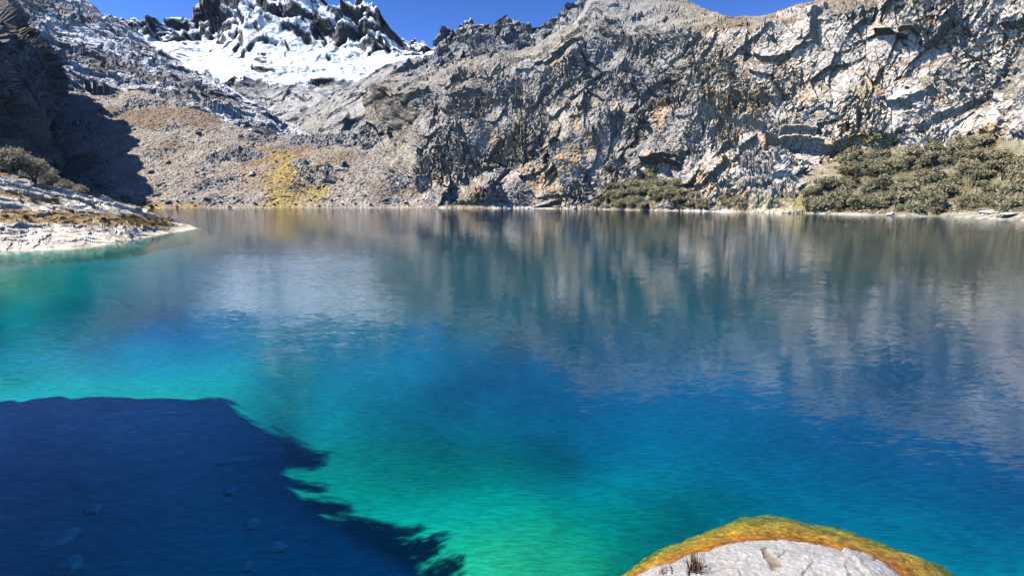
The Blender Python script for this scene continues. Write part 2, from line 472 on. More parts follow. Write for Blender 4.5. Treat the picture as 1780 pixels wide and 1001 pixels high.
# ------------------------------------------------------------------ the great cliff on the right
SHORE = [(600, 600), (650, 540), (680, 490), (700, 440), (720, 406), (850, 400), (1020, 366), (1100, 340), (1200, 310), (1280, 285), (1400, 262), (1500, 236), (1600, 215), (1700, 196), (1780, 178), (2000, 140), (2250, 105)]
def right_cliff():
    cols = np.linspace(636, 2180, 1160)
    base_py = [(600, 195), (650, 212), (680, 280), (700, 330), (720, 362)]
    def wl(off, z):
        r = np.array(SHORE); Y = np.interp(cols, r[:, 0], r[:, 1])
        P = at_yz(cols, Y + off, z)
        b = np.array(base_py)
        Q = at_y(cols, np.interp(cols, b[:, 0], b[:, 1]) + (4 if z < 0 else 0), Y + off)
        return np.where((cols < 720)[:, None], Q, P)
    curves = [
        wl(-14, -12.0),
        wl(-1, -0.6),
        wl(3, 1.2),
        interp_row([(600, 182, 606), (650, 190, 552), (680, 250, 500), (700, 305, 452), (720, 335, 420), (850, 325, 412), (1020, 318, 384), (1060, 312, 372), (1110, 300, 366), (1160, 312, 350), (1200, 330, 326), (1280, 338, 300), (1350, 335, 290), (1400, 308, 300),
                    (1450, 278, 304), (1500, 256, 296), (1560, 248, 284), (1600, 262, 268), (1650, 268, 256), (1700, 240, 256), (1780, 250, 232), (2000, 240, 180), (2200, 225, 145)], cols),
        interp_row([(600, 172, 618), (650, 166, 572), (720, 230, 452), (850, 225, 436), (1000, 205, 412), (1200, 195, 362), (1400, 180, 330), (1600, 150, 296), (1780, 140, 258), (2000, 110, 202), (2200, 80, 165)], cols),
        interp_row([(600, 163, 628), (650, 152, 592), (720, 155, 500), (800, 136, 482), (930, 112, 470), (1000, 72, 450), (1030, 50, 448), (1060, 60, 446), (1100, 72, 440), (1200, 56, 402), (1300, 52, 376), (1400, 36, 350), (1500, 4, 326), (1600, -22, 308), (1780, -46, 276), (2000, -95, 222), (2200, -130, 180)], cols),
        interp_row([(600, 158, 660), (650, 144, 650), (720, 128, 630), (800, 112, 620), (930, 80, 600), (1000, 40, 540), (1022, 12, 520), (1032, -8, 515), (1070, -10, 515), (1100, -4, 520), (1170, -2, 520), (1200, 6, 520), (1240, 14, 500), (1265, 27, 480), (1320, 25, 450), (1380, 9, 425), (1400, 1, 418),
                    (1450, -20, 405), (1500, -40, 400), (1600, -70, 390), (1780, -105, 355), (2000, -160, 300), (2200, -190, 260)], cols),
        interp_z([(600, 800, 60), (1000, 800, 60), (2200, 600, 60)], cols)]
    P = loft(curves, [6, 6, 62, 120, 120, 70, 12], 4)
    n = normals(P)
    nv = P.shape[0]
    vi = np.arange(nv)[:, None] * np.ones((1, P.shape[1]))
    px, py, _ = project(P)
    talus = sstep(1360, 1420, px) * sstep(79, 66, vi) + .8 * np.exp(-((px - 1110) / 75.) ** 2) * sstep(70, 50, vi)
    talus = np.clip(talus, 0, 1)
    big = fbm(P / 75., 2, 101)
    # fracture sets: steep slabs leaning to the right, smaller blocks across them
    q = warp(P, 30., 5., 103)
    Ra = rotm(0.15, 0.50, -0.7)
    Rb = rotm(-0.15, -0.30, -0.7)
    f0, t0 = facet((q @ Ra) / np.array([34, 30, 62], np.float32), 104)
    f1, t1 = facet((q @ Ra) / np.array([15, 13, 30], np.float32), 105)
    f2, t2 = facet((q @ Rb) / np.array([4.6, 4.4, 14], np.float32), 106)
    f3, t3 = facet((q @ Ra) / np.array([2.0, 1.9, 6.5], np.float32), 107)
    f4, t4 = facet((q @ Rb) / np.array([1.0, 1.0, 2.6], np.float32), 108)
    broken = .22 + 1.0 * sstep(-.2, .25, fbm(P / 34., 3, 109))
    gully = ridged((P @ rotm(0, .12, 0)) / np.array([38, 38, 150], np.float32), 3, 112) - .5
    hard = 1 - .96 * talus
    top = sstep(206, 222, vi) * sstep(1000, 1060, px) + sstep(206, 222, vi) * .6
    hard = hard * (1 - .15 * np.clip(top, 0, 1))
    back = 1 - sstep(300, 326, vi) * .5
    d = 16 * big + hard * (8 * f0 + 5.0 * f1 - 7 * gully + broken * (3.4 * f2 + 2.0 * f3 + 0.9 * f4)) + 1.2 * fbm(P / 9., 3, 110)
    crestfix = 1 - .6 * np.exp(-((vi - 373) / 12.) ** 2)
    damp = np.clip(sstep(8, 24, vi) * .8 + .2, 0, 1) * crestfix * (.35 + .65 * sstep(636, 690, px * 0 + cols[None]))
    P = P + n * (d * damp * back)[..., None]
    nb = normals(blur(P, 4)); n2 = normals(P)
    px, py, _ = project(P)
    # ---- the stone's colours, plus a sunlit lift on the right
    tone = .30 + .05 * (t1 - .5) + .09 * (t2 - .5) + .09 * (t3 - .5) + .05 * (t4 - .5) + .13 * fbm(P / 40., 4, 111)
    right = sstep(1050, 1350, px)
    tone = tone + .15 * right + .06 * sstep(70, 5, P[..., 2]) * sstep(640, 720, px)  # stronger sun on the right part is put into its tone
    col = tone[..., None] * np.array([1.15, 1.02, .87])
    drip = sstep(.12, .3, fbm((P @ rotm(0, .25, 0)) / np.array([5, 5, 45], np.float32), 4, 113)) * sstep(-.2, .2, fbm(P / 55., 2, 114))
    col = mixc(col, col * .42, drip * .8)
    oc = fbm(P / np.array([26, 26, 34.]), 4, 115) + .28 * np.exp(-(((px - 1300) / 140.) ** 2 + ((py - 150) / 75.) ** 2)) + .55 * np.exp(-(((px - 1045) / 22.) ** 2 + ((py - 55) / 30.) ** 2)) \
        + .10 * np.exp(-(((px - 1560) / 90.) ** 2 + ((py - 110) / 80.) ** 2)) + .12 * np.exp(-(((px - 790) / 60.) ** 2 + ((py - 285) / 45.) ** 2))
    och = sstep(.10, .26, oc + .14 * (t2 - .5) + .10 * (t1 - .5)) * (1 - .4 * top) * (.25 + .75 * sstep(690, 780, px))
    col = mixc(col, mixc([.50, .32, .16], [.52, .40, .26], sstep(-.1, .3, fbm(P / 8., 3, 117))), och * .75)
    # low dry plants and turf on the ledges and the shoulder
    ledge = sstep(.52, .72, nb[..., 2] + .22 * fbm(P / 10., 3, 119)) * sstep(.0, .25, fbm(P / 45., 3, 120) + .16 + .35 * np.clip(top, 0, 1))
    col = mixc(col, mixc([.125, .095, .055], [.16, .125, .06], sstep(-.2, .3, fbm(P / 6., 3, 121))), ledge * .65)
    shoulder = np.clip(top, 0, 1) * (.25 * sstep(690, 800, px) + .75 * sstep(1080, 1190, px)) * sstep(.0, .3, fbm(P / 20., 5, 123) + .2 * (t2 - .5) + .12 * sstep(1180, 1260, px) - .30 * sstep(1120, 1000, px))
    shc = mixc([.19, .125, .065], [.13, .10, .065], sstep(-.2, .25, fbm(P / 7., 4, 124)))
    col = mixc(col, shc, shoulder * .6 * sstep(.35, .55, nb[..., 2] + .1 * fbm(P / 5., 2, 125)))
    col = mixc(col, (.15 + .12 * t2 + .08 * t3)[..., None] * np.array([1.04, 1., .95]), np.clip(top, 0, 1) * sstep(1260, 1120, px) * .75)
    tc = mixc([.17, .15, .085], [.27, .23, .16], sstep(.0, .35, fbm(P / 6., 4, 127)))
    tc = mixc(tc, [.40, .34, .08], np.exp(-(((px - 1345) / 60.) ** 2 + ((py - 352) / 22.) ** 2)) * .9)
    tz = np.clip(talus + .8 * np.exp(-(((px - 1345) / 60.) ** 2 + ((py - 352) / 20.) ** 2)), 0, 1)
    col = mixc(col, tc, tz * .85)
    col = mixc(col, [.52, .48, .42], sstep(2.2, .6, P[..., 2]) * .7 * sstep(-.15, .2, fbm(P / 7., 3, 128)))          # bleached strip left by higher water
    ALL['cliff'] = P; ALL['cliff_n'] = nb; ALL['cliff_talus'] = talus
    return ground('cliff', P, col, M_cliff)

# ------------------------------------------------------------------ pale shore rock on the left
def left_shore():
    cols = np.concatenate([np.linspace(-330, 0, 130, endpoint=False), np.linspace(0, 350, 330)])
    w = [(-330, 470), (-100, 446), (0, 437), (100, 434), (150, 431), (200, 425), (235, 416), (300, 405), (343, 397.5), (350, 396.8)]
    wpy = np.interp(cols, [a for a, b in w], [b for a, b in w])
    W0 = at_z(cols, wpy, 0.0)
    W1 = W0 + np.array([7.0, -3.0, -3.2])
    rid = [(-330, 215, 100), (-100, 278, 103), (0, 303, 106), (60, 320, 109), (130, 338, 114), (200, 356, 121), (260, 373, 127), (310, 387, 131), (343, 396.6, 133.2), (350, 398, 134)]
    mid = [(-330, 380, 80), (-100, 395, 83), (0, 392, 86), (100, 393, 92), (150, 386, 97), (200, 385, 105), (260, 389, 118), (310, 395, 127), (343, 397.1, 132.8), (350, 397.5, 134)]
    mid2 = [(-330, 300, 90), (-100, 335, 92), (0, 350, 95), (100, 360, 101), (150, 364, 106), (200, 370, 113), (260, 380, 123), (310, 391, 129), (343, 396.9, 133), (350, 397.7, 134)]
    T = interp_row(rid, cols)
    curves = [W1, W0, interp_row(mid, cols), interp_row(mid2, cols), T, T + np.array([-6, 22, -3.0]), T + np.array([-12, 60, -14.0])]
    P = loft(curves, [16, 60, 50, 50, 40, 12], 3)
    n = normals(P)
    R = rotm(0, .25, .1)
    q = warp(P, 9., 2.4, 131) @ R
    f1, t1 = facet(q / np.array([13, 13, 3.2], np.float32), 132, .6)
    f2, t2 = facet(q / np.array([5, 5, 1.4], np.float32), 133, .7)
    f3, t3 = facet(q / np.array([1.6, 1.6, .6], np.float32), 134, .9)
    tip = sstep(348, 250, cols)[None]
    d = (1.0 * f1 + .55 * f2 + .26 * f3 + 1.1 * fbm(P / 12., 3, 135) + .25 * fbm(P / 2., 3, 145)) * (0.10 + .90 * tip)
    d = d * (0.3 + .7 * sstep(.0, 1.2, P[..., 2]))
    P = P + n * d[..., None]
    px, py, _ = project(P)
    nb = normals(blur(P, 2))
    tone = .62 + .14 * fbm(P / 5., 5, 136) + .10 * (t2 - .5) + .08 * (t3 - .5)
    col = tone[..., None] * np.array([1.12, .98, .80])
    col = mixc(col, [.30, .24, .17], sstep(.12, .35, fbm(P / np.array([3., 3., 1.]), 4, 140)) * .6)
    crack = sstep(.55, .8, ridged(q / np.array([6, 6, 1.2], np.float32), 3, 137))
    col = mixc(col, [.17, .15, .13], crack * .55)
    gz = np.exp(-((py - np.interp(px, [0, 100, 200, 290], [376, 378, 382, 388])) / 13.) ** 2) + .9 * np.exp(-((py - np.interp(px, [0, 60, 120], [335, 345, 352])) / 7.) ** 2) * sstep(140, 90, px) + .5 * sstep(12, 2, py - np.interp(px, [0, 60, 130, 200], [305, 322, 340, 358])) * sstep(150, 90, px)
    gm = sstep(.58, .88, gz * 1.0 + .5 * fbm(P / 2.6, 4, 138) + .25 * sstep(.7, .95, nb[..., 2])) * sstep(320, 280, px)
    col = mixc(col, mixc([.36, .235, .09], [.20, .14, .07], sstep(-.2, .25, fbm(P / 1.6, 3, 139))), gm * .9)
    col = mixc(col, [.62, .55, .38], sstep(.35, .0, P[..., 2]) * .5)
    col = mixc(col, [.46, .42, .20], sstep(-.2, -1.2, P[..., 2]) * .7)
    ALL['shore'] = P; ALL['shore_grass'] = gm
    return ground('shore_rock', P, col, M_shore)

# ------------------------------------------------------------------ lake bed
def lake_bed():
    pxs = np.linspace(-330, 2110, 250)
    # rows run from the nearest to the farthest water
    th = np.linspace(math.radians(44), math.radians(1.2), 260)
    pys = CY + F * np.tan(th - PITCH)
    PX, PY = np.meshgrid(pxs, pys)
    ctl = np.array([
        # px, py, metres of water that the light crosses on its way down and up
        (-300, 420, 10), (0, 455, 11), (0, 480, 8), (0, 520, 11), (120, 470, 14), (60, 580, 20), (200, 560, 25), (330, 470, 29), (330, 405, 14), (420, 420, 40), (0, 620, 22),
        (350, 600, 34), (200, 625, 25), (0, 665, 14), (150, 675, 13), (300, 665, 14), (420, 655, 16), (520, 620, 31), (560, 680, 24), (600, 730, 22), (690, 710, 30), (520, 780, 18), (0, 720, 14), (-200, 700, 12),
        (200, 760, 8), (200, 900, 7.5), (0, 1000, 7.5), (400, 900, 8), (600, 820, 17), (650, 900, 13), (740, 960, 10), (860, 920, 9), (800, 960, 8.5), (960, 960, 8.5), (960, 900, 10), (800, 1050, 8), (1000, 1050, 8), (1050, 960, 9), (800, 860, 17), (800, 780, 31),
        (1000, 840, 28), (1150, 880, 21), (1200, 1000, 16), (1300, 860, 34), (1450, 870, 38), (1600, 900, 36), (1700, 1000, 25), (1780, 980, 30), (1780, 860, 46), (1560, 840, 44), (1700, 1080, 13), (1400, 1080, 13),
        (750, 650, 34), (900, 700, 45), (1100, 760, 45), (1400, 760, 46), (1780, 760, 46), (2000, 900, 40), (800, 560, 40), (1000, 600, 42), (1400, 600, 42), (1780, 600, 42), (2050, 600, 40),
        (600, 520, 38), (450, 520, 34), (700, 450, 42), (1000, 450, 42), (1400, 450, 42), (1780, 450, 42), (500, 400, 42), (500, 370, 42), (900, 375, 42), (1300, 385, 42), (1780, 400, 40), (2050, 420, 40)], float)
    def plane(x, y): return np.stack([x / 300., np.interp(y, [330, 360, 400, 450, 560, 700, 1000, 1400], [-1.2, -.6, .3, .9, 1.7, 2.4, 3.5, 4.8])], -1)
    X = plane(ctl[:, 0], ctl[:, 1])
    def ker(d2): return .5 * d2 * np.log(d2 + 1e-9)
    K = ker(((X[:, None] - X[None]) ** 2).sum(-1)) + np.eye(len(X)) * .02
    A = np.block([[K, np.ones((len(X), 1)), X], [np.ones((1, len(X))), np.zeros((1, 3))], [X.T, np.zeros((2, 3))]])
    w = np.linalg.solve(A, np.concatenate([np.log(ctl[:, 2]), np.zeros(3)]))
    Q = plane(PX, PY)
    S = w[-3] + Q[..., 0] * w[-2] + Q[..., 1] * w[-1]
    for k in range(len(X)): S = S + w[k] * ker(((Q - X[k]) ** 2).sum(-1))
    S = np.exp(np.clip(S, math.log(6), math.log(58)))
    TH = th[:, None]
    D = S / (1 / math.sin(SUN_EL) + 1 / np.sin(TH))
    tn = np.tan(th); slope = .28                      # no underwater wall steeper than this facing the viewer
    for i in range(1, len(th)):
        Yp = (CAMZ + D[i - 1]) / tn[i - 1]
        D[i] = np.maximum(D[i], (D[i - 1] + slope * Yp - slope * CAMZ / tn[i]) / (1 + slope / tn[i]))
    D = np.maximum(D, 1.4 * sstep(math.radians(10), math.radians(4), TH) + .8)
    P = at_z(PX, PY, -D).astype(np.float32)
    P[..., 2] += (.10 * fbm(P / 3.5, 3, 141) + .35 * fbm(P / 13., 3, 142)) * np.clip(D / 5, .2, 1.2)
    # keep Y advancing from row to row
    P[..., 1] = np.maximum.accumulate(P[..., 1] + np.arange(P.shape[0])[:, None] * 1e-3, axis=0)
    z = P[..., 2]
    n1 = fbm(P / 6., 4, 143)
    col = np.stack([np.interp(S, [0, 7, 9, 14, 22, 40, 60], v) for v in ([.42, .42, .40, .40, .34, .30, .30], [.38, .38, .38, .48, .46, .46, .46], [.18, .18, .22, .37, .42, .45, .45])], -1).astype(np.float32)
    col = col * (1 + .16 * n1)[..., None]
    far = sstep(690, 470, PY) * sstep(420, 760, PX) + sstep(480, 400, PY) * sstep(700, 380, PX) * sstep(240, 400, PX)
    col = mixc(col, [.05, .34, .23], far)
    pale = sstep(-20, 20, PY - np.interp(PX, [0, 380, 480, 530, 620, 745, 800], [712, 705, 760, 890, 950, 1010, 1100]))  # inside the bluff's shadow the bed is coloured brighter to lift the shade
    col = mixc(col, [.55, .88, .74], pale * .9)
    weed = np.exp(-((PX - 860) / 190.) ** 2 - ((PY - 815) / 55.) ** 2) + np.exp(-((PX - 1160) / 150.) ** 2 - ((PY - 900) / 55.) ** 2)
    col = mixc(col, [.15, .31, .20], np.clip(1.1 * np.exp(-((PX - 690) / 230.) ** 2 - ((PY - 820) / 85.) ** 2), 0, .85))
    weed = sstep(.1, .95, weed + .25 * fbm(P / 5., 4, 145))
    col = mixc(col, [.13, .22, .15], weed * .6)
    col = mixc(col, [.62, .52, .22], sstep(9, 7, S) * sstep(700, 600, PY) * .8)
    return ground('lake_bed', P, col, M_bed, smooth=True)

# ------------------------------------------------------------------ the rock at the camera's feet
def near_rock():
    c = at_z(1350, 1090, 0.0)
    wl = [(1040, 1130), (1085, 1040), (1108, 1001), (1150, 985), (1225, 963), (1262, 951), (1295, 944), (1350, 942), (1400, 946), (1450, 954), (1500, 964), (1535, 980), (1562, 1001), (1600, 1040), (1650, 1110)]
    ol = [(930, 1150), (1000, 1050), (1058, 1003), (1130, 955), (1200, 916), (1262, 896), (1330, 889), (1400, 896), (1480, 911), (1560, 944), (1640, 979), (1692, 1003), (1760, 1050), (1850, 1150)]
    def polar(pts, z):
        Q = np.array([at_z(a, b, z) for a, b in pts]) - c
        a = np.arctan2(Q[:, 1], Q[:, 0]); r = np.hypot(Q[:, 0], Q[:, 1])
        o = np.argsort(a); return a[o], r[o]
    ang = np.linspace(-math.pi, math.pi, 601)
    aw, rw = polar(wl, 0.0); ao, ro = polar(ol, -1.7)
    RW = np.interp(ang, aw, rw, period=2 * math.pi); RO = np.interp(ang, ao, ro, period=2 * math.pi)
    an = np.stack([np.cos(ang) * 2.2, np.sin(ang) * 2.2, 0 * ang], -1)
    RO = RO * (1 + .10 * fbm(an, 3, 165) + .03 * fbm(an * 6, 2, 166)); RW = RW * (1 + .07 * fbm(an * 1.7, 3, 167) + .012 * fbm(an * 9, 2, 168))
    RO = np.maximum(RW + (RO - RW) * .86, RW + .5)
    t = np.concatenate([np.linspace(0, 1, 110), 1 + np.linspace(0, 1, 61)[1:], 2 + np.linspace(0, 1, 31)[1:]])
    rad = np.where(t[:, None] < 1, t[:, None] * RW, np.where(t[:, None] < 2, RW + (t[:, None] - 1) * (RO - RW), RO + (t[:, None] - 2) * 1.6))
    z = np.interp(t, [0, .55, .82, .93, 1.0, 1.12, 1.5, 1.8, 2.0, 2.2, 2.5, 3.0], [.62, .52, .33, .15, 0.0, -.12, -.62, -1.15, -1.7, -2.6, -4.4, -6.2])
    P = np.stack([c[0] + rad * np.cos(ang), c[1] + rad * np.sin(ang), z[:, None] * np.ones_like(rad)], -1).astype(np.float32)
    tt = t[:, None] * np.ones_like(rad)
    # the rock climbs towards the bank below the frame
    P[..., 2] += (np.clip(c[1] + .5 - P[..., 1], 0, 6) * .35) * sstep(1.02, .7, tt)
    near = .05 * fbm(P / .9, 3, 151) + .10 * fbm(P / 2.3, 2, 152)
    fz, ft = facet(P / np.array([1.6, 1.6, .8], np.float32), 153, .8)
    f2, f2t = facet(P / np.array([.5, .5, .4], np.float32), 154, .9)
    ed = np.clip(np.abs(tt - 1) * 5, .25, 1)
    groove = sstep(.82, .95, ridged(warp(P, .6, .3, 160) / 1.5, 2, 161))
    P[..., 2] += .05 * fbm(P / .14, 3, 169) * sstep(1.03, 1.15, tt) + (near + (.13 * fz + .04 * f2) * (.12 + .88 * sstep(1.05, .93, tt))) * ed - .07 * groove * sstep(1.0, .9, tt)
    pit = fbm(P / .12, 3, 155) * .012
    P[..., 2] += pit
    P = P[:, :-1]; tt = tt[:, :-1]; ft = ft[:, :-1]
    px, py, _ = project(P)
    z = P[..., 2]
    tone = .315 + .08 * fbm(P / .6, 4, 156) + .10 * fbm(P / .07, 3, 157)
    col = tone[..., None] * np.array([1.0, .975, .95])
    pink = sstep(.0, .4, fbm(P / 1.8, 3, 158)); col = mixc(col, col * np.array([1.04, .94, .87]), pink)
    lich = sstep(.32, .5, fbm(P / .25, 3, 159)); col = mixc(col, [.20, .19, .18], lich * .5)
    col = mixc(col, [.15, .095, .055], groove[:, :-1] * .8)
    wet = sstep(.07, .0, z) * sstep(.8, .95, tt)
    col = mixc(col, [.26, .13, .045], wet * .9)
    # algae under water: orange by the edge, yellow, then olive further down
    alg = np.stack([np.interp(-z, [0, .08, .25, .6, 1.2, 2, 5], v) for v in ([.20, .40, .56, .66, .62, .22, .09], [.07, .14, .215, .22, .19, .13, .11], [.01, .012, .02, .025, .03, .05, .06])], -1)
    patt = fbm(P / .35, 4, 163)
    alg = alg * np.clip(1 + 1.0 * patt + .9 * fbm(P / .10, 3, 164), .25, 2.0)[..., None]
    stones = sstep(.75, .9, ft) * .25
    alg = mixc(alg, [.20, .13, .05], stones)
    col = mixc(col, alg, sstep(.0, -.06, z))
    me = mesh_from('rounded_rock', P, np.concatenate([grid_faces(P.shape[0], P.shape[1]),
                   np.stack([np.arange(P.shape[0] - 1) * P.shape[1] + P.shape[1] - 1, np.arange(P.shape[0] - 1) * P.shape[1], np.arange(1, P.shape[0]) * P.shape[1], np.arange(1, P.shape[0]) * P.shape[1] + P.shape[1] - 1], -1)]), M_near, col, True)
    ALL['near'] = P
    return link('rounded_rock', me, None, label='pale grey rounded rock rising from the lake with a rim of yellow algae', category='rock')

# ------------------------------------------------------------------ bluff beside the camera, outside the frame, that shades the near water
def bluff():
    tanel = math.tan(SUN_EL)
    h = SUN[:2] / np.linalg.norm(SUN[:2])
    edge = [(455, 738, 4), (466, 750, 4), (482, 768, 4), (500, 800, 4.2), (530, 868, 4.2), (572, 905, 4.2), (625, 930, 4), (690, 930, 3.8), (728, 958, 3.6), (748, 1001, 3.4), (765, 1060, 3.2), (790, 1200, 3)]
    B = np.array([at_z(a, b, -d) for a, b, d in edge])
    crest = []
    for b in B:
        # walk towards the sun until well outside the left edge of the frame
        L = 0.0
        while True:
            q = b + np.array([h[0] * L, h[1] * L, tanel * L])
            px, py, dep = project(q)
            if dep <= 0.2 or px < -260 - 500 / max(dep, 1): break
            L += .25
        crest.append(q)
    crest = np.array(crest)[::-1]
    first = crest[0] + np.array([-4, -14, 1.0]); crest = np.concatenate([[first], crest])
    s = np.linspace(0, len(crest) - 1, 150)
    C = np.stack([np.interp(s, np.arange(len(crest)), crest[:, k]) for k in range(3)], -1)
    foot = C.copy(); foot[:, 0] += C[:, 2] * .28; foot[:, 2] = -4
    pxf, pyf, depf = project(foot)
    lim = -1.02 * np.maximum(foot[:, 1], 0) - 4
    foot[:, 0] = np.minimum(foot[:, 0], lim)
    back = C + np.array([-16, 2, 0]); back[:, 2] = C[:, 2] * .8
    far = C + np.array([-60, 8, 0]); far[:, 2] = -4
    curves = [foot, C, back, far]
    # the far end closes down to the water
    P = loft(curves, [70, 30, 30], 1)
    endc = P[:, -1:].copy()
    ext = []
    for k in range(1, 14):
        e = endc.copy(); e[..., 1] += .35 * k; e[..., 0] -= .5 * k; e[..., 2] = -4 + (endc[..., 2] + 4) * (1 - k / 13.)
        ext.append(e)
    P = np.concatenate([P] + ext, 1)
    n = normals(P)
    f1, t1 = facet(P / np.array([3.5, 3.5, 5.0], np.float32), 171)
    far_end = sstep(P.shape[1] - 34, P.shape[1] - 16, np.arange(P.shape[1]))[None] * np.ones((P.shape[0], 1))
    P = P + n * (.25 * f1 + (.5 + 1.3 * far_end) * fbm(P / 3., 4, 172))[..., None]
    tone = .34 + .1 * t1 + .1 * fbm(P / 4., 3, 173)
    ALL['bluff'] = P
    return ground('bluff', P, tone[..., None] * np.array([1, .98, .94]), M_shore)

# ------------------------------------------------------------------ water
def water():
    m = bpy.data.materials.new('lake_water'); m.use_nodes = True
    t = m.node_tree; t.nodes.clear(); N = t.nodes.new; L = t.links.new
    out = N('ShaderNodeOutputMaterial')
    geo = N('ShaderNodeNewGeometry')
    def mapped(rot, sx, sy):
        mp = N('ShaderNodeMapping'); mp.inputs['Rotation'].default_value = (0, 0, rot); mp.inputs['Scale'].default_value = (sx, sy, 1)
        L(geo.outputs['Position'], mp.inputs['Vector']); return mp.outputs['Vector']
    def noise(vec, detail, rough=.5, dist=0.0):
        n = N('ShaderNodeTexNoise'); n.inputs['Scale'].default_value = 1; n.inputs['Detail'].default_value = detail
        n.inputs['Roughness'].default_value = rough; n.inputs['Distortion'].default_value = dist
        L(vec, n.inputs['Vector']); return n.outputs['Fac']
    def math_(op, a, b):
        n = N('ShaderNodeMath'); n.operation = op
        for i, v in enumerate((a, b)):
            if isinstance(v, (int, float)): n.inputs[i].default_value = v
            else: L(v, n.inputs[i])
        return n.outputs[0]
    a = noise(mapped(math.radians(-34), 2.2, 10.5), 2, .5, .25)          # wind ripples
    c = noise(mapped(math.radians(12), 4.0, 9), 2, .5, .2)           # cross ripples
    g = noise(mapped(0.3, .018, .045), 3, .55, .0)                     # gusts: calmer and rougher patches
    gm = N('ShaderNodeMapRange'); L(g, gm.inputs['Value'])
    gm.inputs['From Min'].default_value = .35; gm.inputs['From Max'].default_value = .65
    gm.inputs['To Min'].default_value = .55; gm.inputs['To Max'].default_value = 1.25
    def slope(vec, k, detail=2, dist=.3):
        n = N('ShaderNodeTexNoise'); n.inputs['Scale'].default_value = 1; n.inputs['Detail'].default_value = detail
        n.inputs['Distortion'].default_value = dist; L(vec, n.inputs['Vector'])
        v = N('ShaderNodeVectorMath'); v.operation = 'SUBTRACT'; L(n.outputs['Color'], v.inputs[0]); v.inputs[1].default_value = (.5, .5, .5)
        w = N('ShaderNodeVectorMath'); w.operation = 'MULTIPLY'; L(v.outputs[0], w.inputs[0]); w.inputs[1].default_value = (k * .7, k, 0)
        return w.outputs[0]
    def vadd(p, q):
        v = N('ShaderNodeVectorMath'); v.operation = 'ADD'; L(p, v.inputs[0])
        if isinstance(q, tuple): v.inputs[1].default_value = q
        else: L(q, v.inputs[1])
        return v.outputs[0]
    sl = vadd(vadd(slope(mapped(math.radians(-34), 2.6, 9.5), .24), slope(mapped(math.radians(-25), .8, 2.1), .12)), vadd(slope(mapped(math.radians(12), 4.0, 9), .07), slope(mapped(math.radians(-14), .22, .5), .035)))
    sg = N('ShaderNodeVectorMath'); sg.operation = 'SCALE'; L(sl, sg.inputs[0])
    sx = N('ShaderNodeSeparateXYZ'); L(geo.outputs['Position'], sx.inputs[0])
    wd = N('ShaderNodeMapRange'); L(sx.outputs['X'], wd.inputs['Value'])      # more wind reaches the water on the left, below the gap in the mountains
    wd.inputs['From Min'].default_value = -16; wd.inputs['From Max'].default_value = 6; wd.inputs['To Min'].default_value = 1; wd.inputs['To Max'].default_value = 0
    wy = N('ShaderNodeMapRange'); L(sx.outputs['Y'], wy.inputs['Value'])
    wy.inputs['From Min'].default_value = 60; wy.inputs['From Max'].default_value = 120; wy.inputs['To Min'].default_value = 1; wy.inputs['To Max'].default_value = 0
    wind = math_('MULTIPLY', wd.outputs['Result'], wy.outputs['Result'])      # 0 calm .. 1 choppy
    L(math_('MULTIPLY', gm.outputs['Result'], math_('ADD', math_('MULTIPLY', wind, .16), .48)), sg.inputs['Scale'])
    # at a low angle one sees mostly the wave faces that lean towards the eye
    lean = N('ShaderNodeVectorMath'); lean.operation = 'MULTIPLY'; L(geo.outputs['Incoming'], lean.inputs[0]); lean.inputs[1].default_value = (1, 1, 0)
    ls = N('ShaderNodeVectorMath'); ls.operation = 'SCALE'; L(lean.outputs[0], ls.inputs[0]); L(math_('MULTIPLY', math_('MULTIPLY', wind, gm.outputs['Result']), .037), ls.inputs['Scale'])
    bp = N('ShaderNodeVectorMath'); bp.operation = 'NORMALIZE'; L(vadd(vadd(sg.outputs[0], ls.outputs[0]), (0, 0, 1)), bp.inputs[0])
    # Schlick reflectance from the wavelet normal
    dt = N('ShaderNodeVectorMath'); dt.operation = 'DOT_PRODUCT'
    L(bp.outputs[0], dt.inputs[0]); L(geo.outputs['Incoming'], dt.inputs[1])
    ca = math_('ABSOLUTE', dt.outputs['Value'], 0)
    om = math_('SUBTRACT', 1.0, ca)
    p5 = math_('POWER', om, 4.5)
    fr = math_('ADD', math_('MULTIPLY', p5, .98), .02)
    gl = N('ShaderNodeBsdfGlossy'); gl.inputs['Roughness'].default_value = .05
    rr = N('ShaderNodeMapRange'); L(wind, rr.inputs['Value'])
    rr.inputs['To Min'].default_value = .06; rr.inputs['To Max'].default_value = .09
    L(rr.outputs['Result'], gl.inputs['Roughness'])
    L(bp.outputs[0], gl.inputs['Normal'])
    tr = N('ShaderNodeBsdfTransparent')
    # painted ripple tint, standing in for wavelets that gather and spread the light
    rp = N('ShaderNodeMapRange'); L(math_('ADD', math_('MULTIPLY', a, .7), math_('MULTIPLY', c, .3)), rp.inputs['Value'])
    rp.inputs['From Min'].default_value = .40; rp.inputs['From Max'].default_value = .60
    rp.inputs['To Min'].default_value = .74; rp.inputs['To Max'].default_value = 1.0
    L(rp.outputs['Result'], tr.inputs['Color'])
    mx = N('ShaderNodeMixShader'); L(fr, mx.inputs[0]); L(tr.outputs[0], mx.inputs[1]); L(gl.outputs[0], mx.inputs[2])
    L(mx.outputs[0], out.inputs['Surface'])
    va = N('ShaderNodeVolumeAbsorption')
    va.inputs['Color'].default_value = (0.0, 0.926, 0.960, 1); va.inputs['Density'].default_value = .5
    L(va.outputs[0], out.inputs['Volume'])
    x0, x1, y0, y1, z0 = -420, 420, -30, 470, -45
    V = [(x0, y0, 0), (x1, y0, 0), (x1, y1, 0), (x0, y1, 0), (x0, y0, z0), (x1, y0, z0), (x1, y1, z0), (x0, y1, z0)]
